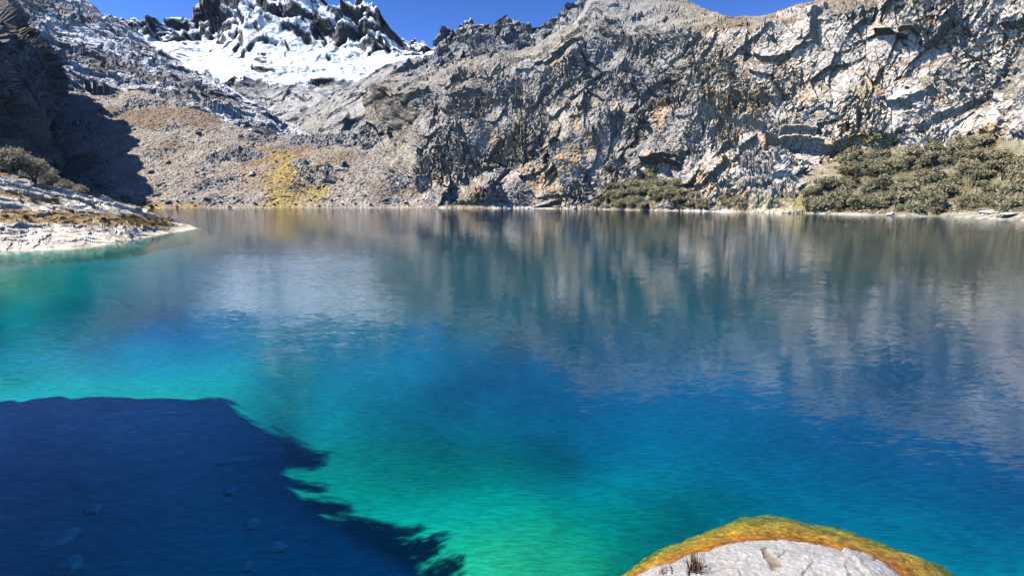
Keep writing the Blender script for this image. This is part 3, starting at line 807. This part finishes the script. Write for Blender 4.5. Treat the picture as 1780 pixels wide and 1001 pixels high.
    Fc = [(0, 1, 2, 3), (7, 6, 5, 4), (0, 4, 5, 1), (1, 5, 6, 2), (2, 6, 7, 3), (3, 7, 4, 0)]
    me = mesh_from('water', V, Fc, m)
    return link('water', me, None, kind='structure')

for build in (snow_mountain, slab_slope, left_cliff, scree_slope, back_ridge, right_cliff, left_shore, lake_bed, near_rock, bluff, water):
    build()

# ------------------------------------------------------------------ plants and stones
def leaf_mat(name, c1, c2):
    m, t, b = nodes(name)
    N = t.nodes.new; L = t.links.new
    at = N('ShaderNodeAttribute'); at.attribute_name = 'Col'
    oi = N('ShaderNodeObjectInfo')
    mx = N('ShaderNodeMix'); mx.data_type = 'RGBA'
    mx.inputs['A'].default_value = (*c1, 1); mx.inputs['B'].default_value = (*c2, 1)
    L(oi.outputs['Random'], mx.inputs['Factor'])
    ml = N('ShaderNodeMix'); ml.data_type = 'RGBA'; ml.blend_type = 'MULTIPLY'; ml.inputs['Factor'].default_value = 1
    L(mx.outputs['Result'], ml.inputs['A']); L(at.outputs['Color'], ml.inputs['B'])
    L(ml.outputs['Result'], b.inputs['Base Color'])
    b.inputs['Roughness'].default_value = .8; b.inputs['Specular IOR Level'].default_value = .2
    tl = N('ShaderNodeBsdfTranslucent'); L(ml.outputs['Result'], tl.inputs['Color'])
    ms = N('ShaderNodeMixShader'); ms.inputs[0].default_value = .35
    L(b.outputs[0], ms.inputs[1]); L(tl.outputs[0], ms.inputs[2])
    L(ms.outputs[0], t.nodes['Material Output'].inputs['Surface'])
    return m

def plain_mat(name, c, rough=.9):
    m, t, b = nodes(name)
    n = t.nodes.new('ShaderNodeTexNoise'); n.inputs['Scale'].default_value = 9; n.inputs['Detail'].default_value = 4
    r = t.nodes.new('ShaderNodeValToRGB')
    r.color_ramp.elements[0].color = (*[x * .6 for x in c], 1); r.color_ramp.elements[1].color = (*[min(1, x * 1.35) for x in c], 1)
    t.links.new(n.outputs['Fac'], r.inputs['Fac']); t.links.new(r.outputs['Color'], b.inputs['Base Color'])
    b.inputs['Roughness'].default_value = rough
    return m

M_leaf = leaf_mat('grey_green_leaves', (.34, .33, .195), (.46, .39, .24))
M_dry = leaf_mat('brown_dry_leaves', (.11, .085, .05), (.17, .125, .065))
M_pale = leaf_mat('pale_grey_leaves', (.42, .37, .28), (.35, .31, .23))
M_bark = plain_mat('reddish_bark', (.16, .10, .07))

def crown_mesh(name, seed, n, R, Hh, leaf, mat, base=.25, lumps=9):
    r = np.random.default_rng(seed)
    cen = r.normal(size=(lumps, 3)); cen /= np.linalg.norm(cen, axis=1, keepdims=True)
    cen *= r.uniform(.25, .75, (lumps, 1)) * np.array([R * .85, R * .85, Hh * .68])
    cen[:, 2] = np.abs(cen[:, 2]) * .95 + Hh * (base + .12)
    rad = r.uniform(.28, .5, lumps) * R
    k = r.integers(0, lumps, n)
    d = r.normal(size=(n, 3)); d /= np.linalg.norm(d, axis=1, keepdims=True)
    d[:, 2] = np.where(r.random(n) < .6, np.abs(d[:, 2]), d[:, 2])
    p = cen[k] + d * (rad[k] * r.uniform(.55, 1.08, n))[:, None] * np.array([1, 1, .85])
    p[:, 2] = np.maximum(p[:, 2], .04)
    a = r.normal(size=(n, 3)) + d * .2; a /= np.linalg.norm(a, axis=1, keepdims=True)
    b = np.cross(a, r.normal(size=(n, 3))); b /= np.linalg.norm(b, axis=1, keepdims=True)
    sz = leaf * r.uniform(.6, 1.3, (n, 1))
    V = np.stack([p - a * sz, p + b * sz * .55, p + a * sz, p - b * sz * .55], 1).reshape(-1, 3)
    c = np.repeat((r.uniform(.85, 1.15, (n, 1)) * r.uniform(.8, 1.2, (lumps, 1))[k]) * np.array([1, 1, 1]), 4, 0)
    return mesh_from(name, V, np.arange(4 * n).reshape(-1, 4), mat, c)

def tube(pts, rads, k=6):
    pts = np.asarray(pts, float); V = []
    for i, p in enumerate(pts):
        t = pts[min(i + 1, len(pts) - 1)] - pts[max(i - 1, 0)]; t /= np.linalg.norm(t) + 1e-9
        u = np.cross(t, [0.31, .95, .05]); u /= np.linalg.norm(u); w = np.cross(t, u)
        for j in range(k):
            a = 2 * math.pi * j / k
            V.append(p + rads[i] * (math.cos(a) * u + math.sin(a) * w))
    Fc = [(i * k + j, i * k + (j + 1) % k, (i + 1) * k + (j + 1) % k, (i + 1) * k + j) for i in range(len(pts) - 1) for j in range(k)]
    return np.array(V), np.array(Fc)

def trunk_mesh(name, seed, Hh, R, stems=4, r0=.11):
    r = np.random.default_rng(seed + 500); VV, FF, off = [], [], 0
    for sidx in range(stems):
        a = 2 * math.pi * sidx / stems + r.uniform(-.5, .5)
        out = np.array([math.cos(a), math.sin(a), 0]) * R * r.uniform(.3, .65)
        top = out + np.array([0, 0, Hh * r.uniform(.6, .85)])
        pts = [np.array([0, 0, -.25]) + out * .05, out * .25 + np.array([0, 0, Hh * .25]) + r.normal(size=3) * .08, out * .7 + np.array([0, 0, Hh * .5]) + r.normal(size=3) * .12, top]
        v, f = tube(pts, [r0, r0 * .75, r0 * .5, r0 * .2]); VV.append(v); FF.append(f + off); off += len(v)
        for q in range(2):
            b0 = pts[2]; tip = b0 + r.normal(size=3) * np.array([.35, .35, .2]) * R + np.array([0, 0, Hh * .2])
            v, f = tube([b0, (b0 + tip) / 2 + r.normal(size=3) * .05, tip], [r0 * .45, r0 * .3, r0 * .12]); VV.append(v); FF.append(f + off); off += len(v)
    return mesh_from(name, np.concatenate(VV), np.concatenate(FF), M_bark, None, True)

SHR = [(crown_mesh('crown', 10 + k, 950, 1.9 + .3 * (k % 3), 2.7 + .4 * (k % 2), .21, M_leaf, .12, 10), trunk_mesh('trunk', 10 + k, 2.6, 1.6)) for k in range(6)]
SHR += [(crown_mesh('crown', 30 + k, 620, 1.3, 3.9, .18, M_leaf, .22, 8), trunk_mesh('trunk', 30 + k, 3.4, 1.2, 5, .09)) for k in range(2)]
SHR += [(crown_mesh('crown', 34, 520, 1.7, 2.0, .17, M_dry, .12, 9), trunk_mesh('trunk', 34, 2.0, 1.5, 6, .08))]
SCR = [(crown_mesh('crown', 40 + k, 420, .9, 1.0, .13, M_dry, .05, 7), None) for k in range(4)]
TRE = [(crown_mesh('crown', 60 + k, 1500, 2.3, 3.3, .15, M_pale, .30, 14), trunk_mesh('trunk', 60 + k, 3.2, 2.0, 5, .13)) for k in range(5)]

def plant(name, kit, loc, scale, label, cat, group=None):
    o = link(name, None, None, label=label, category=cat)
    if group: o['group'] = group
    o.empty_display_size = .3
    o.location = [float(x) for x in loc]
    o.rotation_euler = (random.uniform(-.12, .12), random.uniform(-.12, .12), random.uniform(0, 6.28))
    o.scale = (scale * random.uniform(.88, 1.15), scale * random.uniform(.88, 1.15), scale * random.uniform(.85, 1.15))
    link('crown', kit[0], o)
    if kit[1]: link('trunk', kit[1], o)
    return o

def inside(px, py, poly):
    poly = np.array(poly, float); c = np.zeros(px.shape, bool)
    x0, y0 = poly[-1]
    for x1, y1 in poly:
        m = ((y1 > py) != (y0 > py)) & (px < (x0 - x1) * (py - y1) / (y0 - y1 + 1e-12) + x1)
        c ^= m; x0, y0 = x1, y1
    return c

def scatter(P, mask, gap, limit, seed):
    idx = np.argwhere(mask); r = np.random.default_rng(seed); r.shuffle(idx)
    pts, cells = [], {}
    for p in P[idx[:, 0], idx[:, 1]]:
        c = tuple(int(math.floor(v / gap)) for v in p)
        ok = True
        for dx in (-1, 0, 1):
            for dy in (-1, 0, 1):
                for dz in (-1, 0, 1):
                    for q in cells.get((c[0] + dx, c[1] + dy, c[2] + dz), ()):
                        if (p[0] - q[0]) ** 2 + (p[1] - q[1]) ** 2 + .5 * (p[2] - q[2]) ** 2 < gap * gap: ok = False
        if ok:
            pts.append(p); cells.setdefault(c, []).append(p)
            if len(pts) >= limit: break
    return pts

_proj = {}
def nearest(P, px, py, rows=None):
    key = id(P)
    if key not in _proj: _proj[key] = project(P)
    lo, hi = rows or (0, P.shape[0])
    a, b, dep = (q[lo:hi] for q in _proj[key])
    k = np.argmin((a - px) ** 2 + (b - py) ** 2 + np.where(dep < 0, 1e9, 0))
    return P[lo:hi].reshape(-1, 3)[k]

CP = ALL['cliff']; cpx, cpy, _ = project(CP)
front = np.zeros(CP.shape[:2], bool); front[8:88] = True
front &= CP[..., 2] > .7
T1 = [(1022, 366), (1036, 346), (1075, 320), (1110, 298), (1140, 304), (1165, 318), (1216, 332), (1222, 367)]
T2 = [(1228, 370), (1235, 345), (1262, 340), (1290, 350), (1292, 370)]
T3 = [(1396, 374), (1400, 338), (1440, 326), (1468, 312), (1455, 275), (1490, 256), (1545, 246), (1590, 262), (1600, 280), (1650, 276), (1680, 242), (1700, 236), (1740, 265), (1780, 275), (1900, 270), (1900, 384), (1780, 368), (1600, 370)]
for poly, gap, lim, sc_, lab, grp in (
        (T1, 3.2, 62, 2.4, 'grey-green shrub in the wedge-shaped thicket at the foot of the cliff', 'shrubs of the wedge-shaped thicket'),
        (T2, 2.6, 10, 2.0, 'grey-green shrub in the small clump between the two large thickets', 'shrubs of the small clump'),
        (T3, 2.4, 205, 2.45, 'grey-green shrub in the broad thicket on the slope above the right shore', 'shrubs of the broad thicket')):
    for k, p in enumerate(scatter(CP, front & inside(cpx, cpy, poly), gap, lim, 5)):
        plant('shrub', SHR[random.choice((0, 1, 2, 3, 4, 5, 0, 2, 4, 6, 7, 8))], p - np.array([0, 0, .25]), sc_ * random.choice((.5, .65, .8, .9, 1.0, 1.15, 1.3)), lab, 'shrub', grp)
def undergrowth():
    r = np.random.default_rng(77); parts = []
    for poly, n in ((T1, 2200), (T2, 300), (T3, 10500)):
        ok = np.argwhere(front & inside(cpx, cpy, poly))
        parts.append(CP[tuple(ok[r.choice(len(ok), n)].T)])
    p = np.repeat(np.concatenate(parts), 5, 0); m = len(p)
    p = p + r.normal(size=(m, 3)) * np.array([.45, .45, .22]) + np.array([0, 0, .3])
    a = r.normal(size=(m, 3)); a /= np.linalg.norm(a, axis=1, keepdims=True)
    b = np.cross(a, r.normal(size=(m, 3))); b /= np.linalg.norm(b, axis=1, keepdims=True)
    z = r.uniform(.16, .40, (m, 1))
    V = np.stack([p - a * z, p + b * z * .6, p + a * z, p - b * z * .6], 1).reshape(-1, 3)
    cl = np.repeat(r.uniform(.6, 1.3, (m // 5, 1)), 5, 0) * mixc([1, 1, 1], [1.25, .95, .75], np.repeat(r.random(m // 5), 5).astype(np.float32))
    link('undergrowth', mesh_from('undergrowth', V, np.arange(4 * m).reshape(-1, 4), M_leaf, np.repeat(cl, 4, 0)), None, kind='stuff', label='low scrub filling the thickets of the right shore', category='undergrowth')
undergrowth()
for (px, py, s_, lab) in ((1356, 342, 1.2, 'lone round shrub on pale rock beside the yellow grass bank'),
                          (1362, 24, 1.6, 'dark bush alone on the skyline of the brown shoulder'),
                          (1286, 48, 1.2, 'dark bush on the rim of the cliff below the sky notch'),
                          (1500, 8, 1.3, 'dark bush at the top of the cliff near the upper edge')):
    plant('shrub', SHR[int(px) % 6] if py > 200 else (SCR[1][0], None), nearest(CP, px, py, (8, 380)), s_ * (1 if py > 200 else 1.8), lab, 'shrub')
ledges = (ALL['cliff_n'][..., 2] > .62) & (CP[..., 2] > 18) & (cpx > 820) & (cpx < 1850) & (cpy > 20) & (cpy < 330)
ledges[300:] = False
for k, p in enumerate(scatter(CP, ledges, 7.0, 110, 9)):
    plant('scrub', SCR[k % 4], p, random.uniform(.9, 2.1), 'low brown bush growing on a ledge of the great cliff', 'bush', 'bushes on the cliff ledges')

# left shore: trees behind the pale rock, scrub and grass on it
SP = ALL['shore']; spx, spy, _ = project(SP)
tree_spots = [(2, 296, 1.3), (22, 300, 1.15), (38, 306, 1.25), (-30, 285, 1.3), (84, 318, 1.0), (100, 326, .8), (112, 333, .7), (14, 311, .9), (48, 318, 1.0)]
tree_spots.sort()
ORD = ['first', 'second', 'third', 'fourth', 'fifth', 'sixth', 'seventh', 'eighth', 'ninth']
for k, (px, py, s_) in enumerate(tree_spots):
    p = nearest(SP, px, py + 6) + np.array([-2.0, 3.0 + 2 * (k % 3), -.5])
    plant('polylepis_tree', TRE[k % 5], p, s_ * 1.35, ORD[k] + ' tree from the outer end of the grey grove behind the white shore rock', 'tree', 'trees of the grove on the white rock')
plant('polylepis_tree', TRE[2], nearest(SP, 64, 331), 1.05, 'single spreading grey tree standing forward of its grove on the white rock', 'tree')
gm = ALL['shore_grass'] > .6
for k, p in enumerate(scatter(SP, gm & (spx > -60) & (spx < 300) & (SP[..., 2] > .8), 1.7, 60, 12)):
    plant('scrub', SCR[k % 4], p, random.uniform(.35, .85), 'knee-high brown bush in the grass of the white shore rock', 'bush', 'bushes on the white shore rock')
XP = ALL['scree']; xpx, xpy, _ = project(XP)
xf = np.zeros(XP.shape[:2], bool); xf[14:274] = True
for k, p in enumerate(scatter(XP, xf & inside(xpx, xpy, [(120, 345), (190, 340), (265, 352), (268, 361), (120, 361)]), 5.0, 20, 13)):
    plant('shrub', (SHR[k % 6][0], SHR[k % 6][1]), p, random.uniform(.9, 1.5), 'grey shrub on the shore where the scree meets the white rock', 'shrub', 'shrubs where scree and white rock meet')
for k, p in enumerate(scatter(XP, xf & inside(xpx, xpy, [(270, 352), (340, 345), (720, 352), (716, 361), (270, 361)]), 9, 26, 14)):
    plant('scrub', SCR[k % 4], p, random.uniform(.9, 2.0), 'dark bush at the foot of the scree along the far shore', 'bush', 'bushes along the far shore')

# stones
M_stone = rock_mat('boulder_stone', .8, .5, contrast=.35)
import bmesh
def boulder_mesh(name, seed, tone, flat=.7, n=22):
    r = np.random.default_rng(seed)
    p = r.normal(size=(n, 3)); p /= np.linalg.norm(p, axis=1, keepdims=True)
    p *= r.uniform(.78, 1.1, (n, 1)) * np.array([1.0, r.uniform(.7, 1.0), flat])
    bm = bmesh.new()
    vs = [bm.verts.new(x) for x in p]
    g = bmesh.ops.convex_hull(bm, input=vs)
    bmesh.ops.delete(bm, geom=[v for v in bm.verts if not v.link_faces], context='VERTS')
    bmesh.ops.bevel(bm, geom=bm.edges[:], offset=.05, segments=1, affect='EDGES')
    me = bpy.data.meshes.new(name); bm.to_mesh(me); bm.free()
    a = me.color_attributes.new('Col', 'FLOAT_COLOR', 'POINT')
    a.data.foreach_set('color', np.tile(np.array([*tone, 1], np.float32), (len(me.vertices), 1)).ravel())
    me.materials.append(M_stone)
    return me
B_grey = [boulder_mesh('boulder', 200 + k, (.24, .235, .23)) for k in range(5)]
B_dark = [boulder_mesh('boulder', 210 + k, (.15, .145, .145)) for k in range(4)]
B_pale = [boulder_mesh('boulder', 220 + k, (.44, .42, .38), .75) for k in range(4)]
def stone(me, p, r, label, group=None, flat=1.0):
    o = link('boulder', me, None, label=label, category='boulder')
    if group: o['group'] = group
    o.location = [float(p[0]), float(p[1]), float(p[2] + r * .25 * (flat if flat < .4 else 1))]
    tl = .3 if flat > .4 else .04
    o.rotation_euler = (random.uniform(-tl, tl), random.uniform(-tl, tl), random.uniform(0, 6.28))
    o.scale = (r, r, r * flat)
    return o
for k, (px, py, w, me, lab) in enumerate((
        (597, 288, 19, B_grey[0], 'largest grey boulder on the scree to the right of the golden grass'),
        (438, 304, 13, B_pale[0], 'whitish boulder at the left edge of the golden grass'),
        (553, 327, 11, B_pale[1], 'pale boulder with a dark side near the middle of the golden grass'),
        (611, 318, 9, B_dark[0], 'small dark boulder below the largest grey boulder'),
        (589, 341, 8, B_grey[1], 'small boulder low on the scree right of the golden grass'),
        (504, 327, 9, B_dark[1], 'dark boulder in the middle of the golden grass'),
        (531, 290, 9, B_dark[2], 'dark boulder at the upper right rim of the golden grass'),
        (346, 234, 12, B_dark[3], 'dark boulder high on the brown scree below the slabs'),
        (293, 284, 12, B_grey[2], 'flat-topped dark-sided boulder alone in the middle of the scree'),
        (263, 301, 11, B_dark[0], 'dark boulder left of and below the flat-topped one on the scree'),
        (413, 345, 8, B_dark[1], 'low dark stone on the scree near the shore'),
        (292, 353, 16, B_dark[2], 'round dark boulder by the far shore in yellow grass'),
        (272, 340, 14, B_grey[3], 'grey block among small stones above the far shore'))):
    p = nearest(XP, px, py, (14, 274)); r = w / 2 * p[1] / F
    stone(me, p, r, lab)
big = xf & (xpx > 165) & (xpx < 700) & (xpy > 165) & (xpy < 360)
for k, p in enumerate(scatter(XP, big, 7.0, 210, 15)):
    stone((B_grey + B_dark)[k % 9], p, random.choice((.6, .8, .9, 1.2, 1.6)), 'small grey boulder strewn over the scree slope', 'boulders strewn over the scree')
rk = np.random.default_rng(33)
idx = np.argwhere(big); idx = idx[rk.choice(len(idx), 7000)]
oct_v = np.array([(1, 0, 0), (-1, 0, 0), (0, 1, 0), (0, -1, 0), (0, 0, 1), (0, 0, -1)], float)
oct_f = np.array([(0, 2, 4), (2, 1, 4), (1, 3, 4), (3, 0, 4), (2, 0, 5), (1, 2, 5), (3, 1, 5), (0, 3, 5)])
cen = XP[idx[:, 0], idx[:, 1]] + rk.normal(size=(7000, 3)) * np.array([.5, .5, .1])
V = oct_v[None] * rk.uniform(.5, 1.3, (7000, 6, 1)) * rk.uniform(.25, .75, (7000, 1, 1)) * np.array([1, 1, .8])
a_ = rk.uniform(0, 6.28, 7000); ca, sa = np.cos(a_)[:, None], np.sin(a_)[:, None]
V = np.stack([V[..., 0] * ca - V[..., 1] * sa, V[..., 0] * sa + V[..., 1] * ca, V[..., 2]], -1) + cen[:, None]
cc = np.repeat(rk.uniform(.12, .5, (7000, 1)) * np.array([1.04, .98, .92]), 6, 0)
link('scree_rubble', mesh_from('scree_rubble', V, (oct_f[None] + 6 * np.arange(7000)[:, None, None]).reshape(-1, 3), M_stone, cc), None, kind='stuff', label='loose stones covering the scree slope', category='rubble')

for k, (px, py, w, fl, lab) in enumerate((
        (1596, 357, 26, .7, 'white block in the shrubs above the right shore, left of a similar one'),
        (1640, 359, 26, .6, 'white flat-topped block in the shrubs, right of a similar one'),
        (1548, 374, 16, .7, 'white stone standing at the waterline below the broad thicket'),
        (1720, 371, 34, .38, 'long low white slab on the right shore'),
        (1757, 377, 34, .36, 'broad white slab at the water by the right edge of the view'),
        (1452, 347, 18, .6, 'pale stone half hidden among shrubs at the left of the broad thicket'))):
    p = nearest(CP, px, py, (12, 70)); r = w / 2 * p[1] / F
    stone(B_pale[k % 4], p, r, lab, None, fl)
strip = front & (CP[..., 2] < 2.6) & (cpx > 1230) & (cpx < 1850)
strip[40:] = False
for k, p in enumerate(scatter(CP, strip, 2.6, 90, 17)):
    stone((B_pale + B_grey[:1])[k % 5], p, random.uniform(.35, 1.0), 'pale stone in the line of stones along the right waterline', 'stones along the right waterline', random.uniform(.5, .9))

# grass
def blades(points, n, hgt, spread, wid, seed, lean=.45):
    r = np.random.default_rng(seed); m = len(points) * n
    base = np.repeat(np.asarray(points, float), n, 0) + r.normal(size=(m, 3)) * np.array([spread, spread, 0])
    a = r.uniform(0, 6.28, m); out = np.stack([np.cos(a), np.sin(a), np.zeros(m)], -1); side = np.stack([-np.sin(a), np.cos(a), np.zeros(m)], -1)
    h = hgt * r.uniform(.5, 1.2, (m, 1)); l = lean * r.uniform(.1, 1.3, (m, 1)) * h; w = wid * r.uniform(.7, 1.3, (m, 1))
    up = np.array([0, 0, 1.0])
    mid = base + up * h * .6 + out * l * .35; tip = base + up * h * (1 - .2 * l / h) + out * l
    V = np.stack([base - side * w, base + side * w, mid + side * w * .7, tip, mid - side * w * .7], 1).reshape(-1, 3)
    o = 5 * np.arange(m)[:, None]
    Fq = np.concatenate([o + np.array([[0, 1, 2]]), o + np.array([[0, 2, 4]]), o + np.array([[4, 2, 3]])])
    c = np.repeat(r.uniform(.65, 1.3, (m, 1)) * np.ones((1, 3)), 5, 0)
    return V, Fq, c
M_grass = leaf_mat('dry_golden_grass', (.42, .28, .10), (.42, .28, .10))
M_tuft = leaf_mat('brown_grass', (.20, .115, .05), (.26, .16, .07))
gp = scatter(SP, gm & (spx > -80) & (spx < 310) & (SP[..., 2] > .4), .55, 900, 21)
V, Fq, c = blades(gp, 7, .42, .16, .035, 22)
link('grass', mesh_from('grass', V, Fq, M_grass, c), None, kind='stuff', label='dry golden grass on the white shore rock', category='grass')
# wind-bent trees along the bluff beside the camera
BP = ALL['bluff']
for k in range(17):
    p = BP[70, 18 + 14 * k] if k < 9 else BP[70 - 8 * (k - 8), -14 + (k % 3) * 4]
    plant('polylepis_tree', TRE[k % 5], p - np.array([.3, 0, .8]), .55 + .08 * (k % 3), 'grey tree on the rim of the bluff beside the viewpoint', 'tree', 'trees on the bluff')
NP_ = ALL['near']
for px, py, n, h, lab in ((1205, 992, 90, .42, 'upright brown grass tuft on the near rock'), (1152, 996, 30, .22, 'small grass tuft at the water on the left end of the near rock')):
    p = nearest(NP_, px, py)
    V, Fq, c = blades([(0, 0, -.03)], n, h, .07 if n > 50 else .04, .006, px, .5)
    o = link('grass_tuft', mesh_from('grass_tuft', V, Fq, M_tuft, c), None, label=lab, category='grass tuft')
    o.location = [float(x) for x in p]

M_fleck = plain_mat('pale_sunfleck', (.85, .9, .75))  # pale sunken shapes added in place of sunflecks on the shaded bed
for k, (px, py, w, lab) in enumerate((
        (102, 936, 62, 'pale painted sunfleck in the shaded water near the lower left corner'),
        (124, 981, 58, 'pale painted sunfleck in the shaded water at the lower edge, below another'),
        (160, 884, 34, 'small faint painted sunfleck above the two pale ones in the shaded water'),
        (437, 909, 34, 'small pale painted sunfleck in the middle of the shaded water'),
        (484, 952, 34, 'pale painted sunfleck in the shaded water near its right margin'),
        (432, 985, 26, 'tiny pale painted sunfleck at the lower edge of the shaded water'),
        (410, 800, 70, 'long faint painted sunfleck in the shaded water near its upper margin'),
        (400, 852, 30, 'faint painted sunfleck below the long one in the shaded water'))):
    d = 1.2 if py > 880 else 1.8
    p = at_z(px, py, -d); dep = project(p)[2]; r = w / 2 * dep / F
    me = boulder_mesh('painted_sunfleck', 300 + k, (.85, .9, .75), .5, 26)
    me.materials.clear(); me.materials.append(M_fleck)
    o = link('painted_sunfleck', me, None, label=lab, category='stone')
    o.location = [float(p[0]), float(p[1]), float(p[2])]
    o.scale = (r, r * (1.2 if w < 65 else .5), .3); o.rotation_euler = (0, 0, .6 * k)
